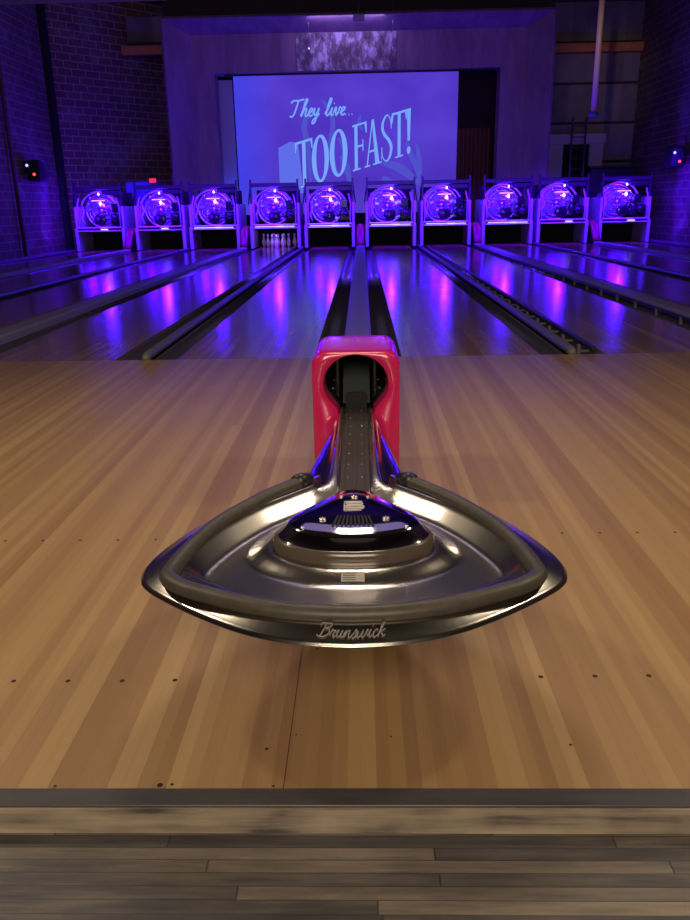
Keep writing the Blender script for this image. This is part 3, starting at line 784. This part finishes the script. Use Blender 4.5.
def oncap(x,y,dz=.001): return (x,y,cap_z(capf(x,y))+dz)
b=MB()
for k in range(10):
    u=-.045+.09*k/9
    x0,x1=u*1.05,u*.80
    b.add([oncap(x0-.0028,1.642,.0012),oncap(x0+.0028,1.642,.0012),oncap(x1+.0024,1.698,.0012),oncap(x1-.0024,1.698,.0012)],[(0,1,2,3)])
o=obj('vent_slots',b,M['slot'],fix=False); rp(o,capo)
b=MB()
for cx,cy,rx,ry in ((.003,1.772,.020,.0085),(.003,1.752,.023,.0095)):
    pts=[oncap(cx+rx*math.cos(a*2*PI/28),cy+ry*math.sin(a*2*PI/28),.0015) for a in range(28)]
    b.tube(pts,.0016,6,closed=True)
b.tube([oncap(-.022,1.732,.0015),oncap(-.022,1.788,.0015)],.0016,6); b.tube([oncap(-.022,1.788,.0015),oncap(.022,1.788,.0015)],.0014,6)
b.tube([oncap(-.022,1.732,.0015),oncap(.02,1.735,.0015)],.0014,6)
o=obj('logo_mark',b,M['logo_pale']); rp(o,capo)
for sx,sy in ((-.072,1.68),(.078,1.683),(.002,1.822)):
    b=MB(); c=oncap(sx,sy,.0005); 
    for a in (.6,1.65,2.7):
        dx,dy=.0085*math.cos(a),.0085*math.sin(a); b.box(-.001,.001,-.001,.001,-.001,.001) if False else b.tube([(c[0]-dx,c[1]-dy,c[2]+.002),(c[0]+dx,c[1]+dy,c[2]+.002)],.0020,6)
    b.lathe([(.005,0),(.005,.003),(.002,.005)],c,10); o=obj('star_knob',b,M['screw']); rp(o,capo)
for sx,sy in ((-.118,1.648),(.125,1.652),(-.032,1.83),(.036,1.83)):
    o=obj('screw',MB().lathe([(.005,0),(.0055,.002),(.003,.0035)],oncap(sx,sy,.0),10),M['steel']); rp(o,capo)
# paper sticker on the dish floor in front of the island
b=MB(); zt=lambda x,y: tray_z(x,y)+.0012
gx=[-.026+.052*k/6 for k in range(7)]; gy=[1.524,1.536,1.548]
b.rings([[(x,y,zt(x,y)) for x in gx] for y in gy],closed=False)
st_=rp(obj('sticker',b,M['sticker'],fix=False),tray)
b=MB()
for k in range(4): b.rings([[(x,1.527+.0052*k,zt(x,1.527+.0052*k)+.0005) for x in (-.022,-.01,.006)],[(x,1.529+.0052*k,zt(x,1.529+.0052*k)+.0005) for x in (-.022,-.01,.006)]],closed=False)
rp(obj('printed_lines',b,M['sticker_ink'],fix=False),tray)
# neck ramp
def neck_sec(y):
    zc=interp(y,[(2.0,.326),(2.25,.342),(2.86,.355)])
    a=.046; w1=interp(y,[(2.0,.112),(2.05,.100),(2.09,.084),(2.13,.075),(2.3,.069),(2.5,.065),(2.86,.061)])
    pr=[(0,zc),(a-.003,zc),(a,zc+.004),(a+.003,zc+.0095),(a+.007,zc+.0125),(a+(w1-a)*.6,zc+.0125),(w1,zc+.009)]
    pr.append((w1+.004,zc+.002))
    kk=sstep(1.99,2.13,y)
    pr=[(x,(tray_z(x,y)+.0008)*(1-kk)+z*kk) for x,z in pr]
    return [(-x,y,z) for x,z in reversed(pr) if x>1e-6]+[(x,y,z) for x,z in pr]
def flank_sec(y,sg):
    zc=interp(y,[(2.0,.326),(2.25,.342),(2.86,.355)])
    w1=interp(y,[(2.0,.112),(2.05,.100),(2.09,.084),(2.13,.075),(2.3,.069),(2.5,.065),(2.86,.061)])
    w2=interp(y,[(2.085,.118),(2.095,.140),(2.11,.152),(2.15,.160),(2.25,.153),(2.4,.134),(2.6,.105),(2.8,.080),(2.86,.076)])
    dz=interp(y,[(2.085,.012),(2.095,.035),(2.12,.055),(2.2,.068),(2.86,.07)])
    pr=[]; n=9
    for q in range(0,n+1):
        t_=q/n; pr.append((w1+(w2-w1)*math.sin(t_*PI/2)**1.1, zc+.009-dz*(1-math.cos(t_*PI/2))))
    pr.append((w2-.004,zc+.009-dz-.03)); pr.append((w2-.03,zc-dz-.06))
    return [(sg*x,y,z) for x,z in pr]
ys=[1.99,2.005,2.02,2.04,2.06,2.075,2.09,2.105,2.12,2.15,2.18,2.22,2.27,2.32,2.4,2.5,2.6,2.7,2.8,2.86]
b=MB().rings([neck_sec(y) for y in ys],closed=False)
M['neck_metal']=brushed('polished_stainless',.32,(.58,.55,.52))
neck=rp(obj('neck_ramp',b,M['neck_metal']))
M['flank']=mat('polished_dark_chrome',(.50,.45,.47),.16,1.0)
for sg in (-1,1): rp(obj('ramp_flank',MB().rings([flank_sec(y,sg) for y in [2.085,2.09,2.095,2.102,2.11,2.13]+ys[9:]],closed=False),M['flank']))
# ribbed dark plate with rivets down the ramp
b=MB()
nz=lambda y: interp(y,[(2.0,.326),(2.25,.342),(2.86,.355)])
xs=[-.043,-.041,-.031,-.030,-.028,-.027,-.006,-.005,.005,.006,.027,.028,.030,.031,.041,.043]
hs=[0,.004,.004,.006,.006,.004,.004,.0055,.0055,.004,.004,.006,.006,.004,.004,0]
pp=[[(x,y,nz(y)+h+.001) for x,h in zip(xs,hs)] for y in (1.995,2.03,2.06,2.1,2.15,2.25,2.4,2.6,2.86)]
b.rings(pp,closed=False,sm=False)
b.rings([[(x,1.99,tray_z(x,1.99)-.002) for x in xs],pp[0]],closed=False,sm=False)
pl=rp(obj('ramp_plate',b,M['plate']),neck)
b=MB()
for k in range(9):
    y=2.03+.1*k
    for s in (-1,1): b.lathe([(.0028,0),(.0026,.0015),(.001,.0022)],(s*.0205,y,nz(y)+.0045),8)
rp(obj('rivets',b,M['steel']),neck)
# pedestal under the tray and trough under the neck
b=MB().rings([[(.10*math.cos(a*2*PI/32),1.93+.13*math.sin(a*2*PI/32),z) for a in range(32)] for z in (.03,.28)],cap0=True,cap1=True)
b.rings([[(.15*math.cos(a*2*PI/32),1.93+.18*math.sin(a*2*PI/32),z) for a in range(32)] for z in (0.0,.03)],cap0=True,cap1=True,sm=False)
rp(obj('pedestal',b,M['dark_metal']))
rp(obj('track_housing',MB().box(-.075,.075,2.1,2.82,.0,.27,0,.02),M['black']))
# hood
def rrect(hw,z0,z1,r,y,n=96,cz=.47):
    """rounded rectangle loop sampled by angle around (0,cz)"""
    out=[]
    path=[]
    for (cx,cz_,a0) in ((hw-r,z1-r,0),(-hw+r,z1-r,PI/2),(-hw+.01,z0+.01,PI),(hw-.01,z0+.01,3*PI/2)):
        rr=r if cz_>.2 else .01
        for q in range(13): a=a0+PI/2*q/12; path.append((cx+rr*math.cos(a),cz_+rr*math.sin(a)))
    return angsample(path,n,cz,y)
def angsample(path,n,cz,y):
    out=[]; m=len(path)
    for k in range(n):
        a=2*PI*k/n; dx,dz=math.cos(a),math.sin(a); best=None
        for i in range(m):
            ax,az=path[i]; bx,bz=path[(i+1)%m]; az-=cz; bz-=cz
            den=dx*(bz-az)-dz*(bx-ax)
            if abs(den)<1e-12: continue
            t_=(ax*(bz-az)-az*(bx-ax))/den; u=(ax*dz-az*dx)/den
            if t_>0 and -1e-6<=u<=1+1e-6 and (best is None or t_>best): best=t_
        out.append((dx*best,y,cz+dz*best))
    return out
def key(g,y,n=96):
    # keyhole: circle with a narrower slot below; g enlarges
    r=.104+g; path=[]
    for q in range(49):
        a=-.62+ (PI+1.24)*q/48
        path.append((r*1.13*math.cos(a),.470+r*math.sin(a)))
    path+= [(-.066-g,.372),(-.064-g,.335-g),(.064+g,.335-g),(.066+g,.372)]
    return angsample(path,n,.47,y)
HW=.165; HT=.588
loops=[rrect(HW-.01,0,HT-.02,.05,3.30),rrect(HW,0,HT-.010,.055,3.24),rrect(HW,0,HT-.003,.055,3.1),rrect(HW,0,HT,.055,2.86),rrect(HW-.001,0,HT-.001,.055,2.825),rrect(HW-.003,0.0,HT-.003,.054,2.808),rrect(HW-.008,0,HT-.0065,.05,2.80),
 key(.0055,2.80),key(.003,2.806),key(.0,2.83),key(-.004,2.87),key(-.006,2.89)]
b=MB().rings(loops,cap0=True); hood=rp(obj('hood',b,M['pink'])); hood['label']='glossy crimson rounded hood'
b=MB().rings([key(-.003,2.86),key(-.008,2.89),key(-.006,3.22)],cap1=True); 
rp(obj('hood_chamber',b,M['black_gloss']),hood)
b=MB()
b.rings([[(x,2.90+.28*q/5,.372+.15*math.sin(q/5*PI/2)) for x in (-.052,-.05,.05,.052)] for q in range(6)],closed=False)
b.box(-.056,.056,3.17,3.2,.34,.55,0,.004)
rp(obj('lift_belt',b,M['belt'],fix=False),hood)
b=MB()
pth=[(-.04,.345)]+[(-.04+.012-.012*math.cos(PI/2*q/5),.405+.012*math.sin(PI/2*q/5)) for q in range(6)]+[(.04-.012+.012*math.sin(PI/2*q/5),.405+.012*math.cos(PI/2*q/5)) for q in range(6)]+[(.04,.345)]
b.rings([[(x,2.885,z) for x,z in pth],[(x,2.895,z) for x,z in pth]],cap0=True,cap1=True,sm=False); rp(obj('belt_guard',b,M['slot']),hood)
for s in (-1,1):
    b=MB().box(s*.072-.008,s*.072+.008,2.93,3.18,.38,.55,0,.005); b.cyl((s*.09,2.95,.42),.01,.03,'y',10); b.cyl((s*.085,2.94,.455),.006,.02,'y',10); rp(obj('lift_bracket',b,M['black_gloss']),hood)

# ------------------------------------------------------------------ lights
def area(name,loc,size,energy,col,target=None,sy=None,spread=None):
    L=bpy.data.lights.new(name,'AREA'); L.energy=energy; L.color=col; L.size=size
    if sy: L.shape='RECTANGLE'; L.size_y=sy
    if spread: L.spread=spread
    o=bpy.data.objects.new(name,L); C.objects.link(o); o.location=loc
    if target is not None:
        d=Vector(target)-Vector(loc); o.rotation_euler=d.to_track_quat('-Z','Y').to_euler()
    return o
WARM=(1.0,.81,.60)
area('ceiling_lamp_left',(-2.8,2.9,3.5),.3,42,WARM,(0,1.8,.2))
area('ceiling_lamp_right',(2.8,2.9,3.5),.3,42,WARM,(0,1.8,.2))
area('ceiling_lamp_overhead',(.0,4.3,3.9),.6,17,WARM,(0,2.2,0),1.2,1.9)
area('ceiling_lamp_behind',(0,-3.2,3.2),2.2,250,WARM,(0,2.4,0))
area('blue_front_fill',(0,21.3,2.5),17.0,800,(.06,.0,1.0),(0,22.9,.7),.12,1.6)  # unseen blue strip added to light the machine fronts
area('stage_fill',(0,15.5,6.6),3.0,22,(.46,.18,.9),(0,25,3.6),1.0)  # unseen purple fill added to lift the stage surround
area('lane_fill',(0,9,6.8),5.0,26,(.5,.38,.9),(0,9.5,0),4.0)  # unseen lavender fill added above the lanes
area('wall_fill_left',(-4.5,17.5,6.4),1.2,22,(.45,.27,.9),(-8.6,23.5,3.0))  # unseen purple fill added for the left brick wall
area('wall_fill_right',(4.5,17.5,6.4),1.2,10,(.45,.25,.9),(8.6,24.5,3.0))  # matching unseen fill for the right wall
for s in (-1,1):
    L=bpy.data.lights.new('floor_black_light','SPOT'); L.energy=70; L.color=(.08,.01,1); L.spot_size=1.2; L.spot_blend=.6; L.shadow_soft_size=.05
    o=bpy.data.objects.new('floor_black_light',L); C.objects.link(o); o.location=(s*8.3,21.6,.3); d=Vector((s*8.75,22.6,.9))-o.location; o.rotation_euler=d.to_track_quat('-Z','Y').to_euler()
L=bpy.data.lights.new('pipe_spot','SPOT'); L.energy=420; L.color=(1,.72,.42); L.spot_size=.3; L.spot_blend=1.0; L.shadow_soft_size=.1
o=bpy.data.objects.new('pipe_spot',L); C.objects.link(o); o.location=(3.0,14.0,5.5); d=Vector((6.25,22.5,4.95))-o.location; o.rotation_euler=d.to_track_quat('-Z','Y').to_euler()
area('panel_blue_fill',(-4.12,26.0,1.0),.2,16,(.03,.07,1.0),(-4.15,26.4,2.8))  # unseen blue light added to colour the panel beside the screen
# close area light added to strengthen the projector spill painted above the screen
area('projector_spill',(-.35,24.6,6.2),2.2,24,(.42,.3,1.0),(-.35,25.6,5.3),.3)

w=bpy.data.worlds.new('World'); sc.world=w; w.use_nodes=True
w.node_tree.nodes['Background'].inputs[0].default_value=(.55,.42,.38,1); w.node_tree.nodes['Background'].inputs[1].default_value=.045

# ------------------------------------------------------------------ camera
cam=bpy.data.cameras.new('camera'); co=bpy.data.objects.new('camera',cam); C.objects.link(co); sc.camera=co
cam.sensor_fit='VERTICAL'; cam.sensor_height=36; cam.lens=36*769.23/920
from mathutils import Matrix
yaw,pit,roll=.0261094,.318041,.018479
M3=Matrix.Rotation(yaw,3,'Z')@Matrix.Rotation(PI/2-pit,3,'X')@Matrix.Rotation(-roll,3,'Z')
co.matrix_world=Matrix.Translation((.041516,0,1.09455))@M3.to_4x4()
cam.clip_start=.02; cam.clip_end=200

vs=sc.view_settings; vs.view_transform='Standard'; vs.look='None'; vs.gamma=1; vs.use_curve_mapping=False; vs.exposure=0
sc.cycles.use_denoising=True
sc.cycles.max_bounces=7; sc.cycles.sample_clamp_indirect=6
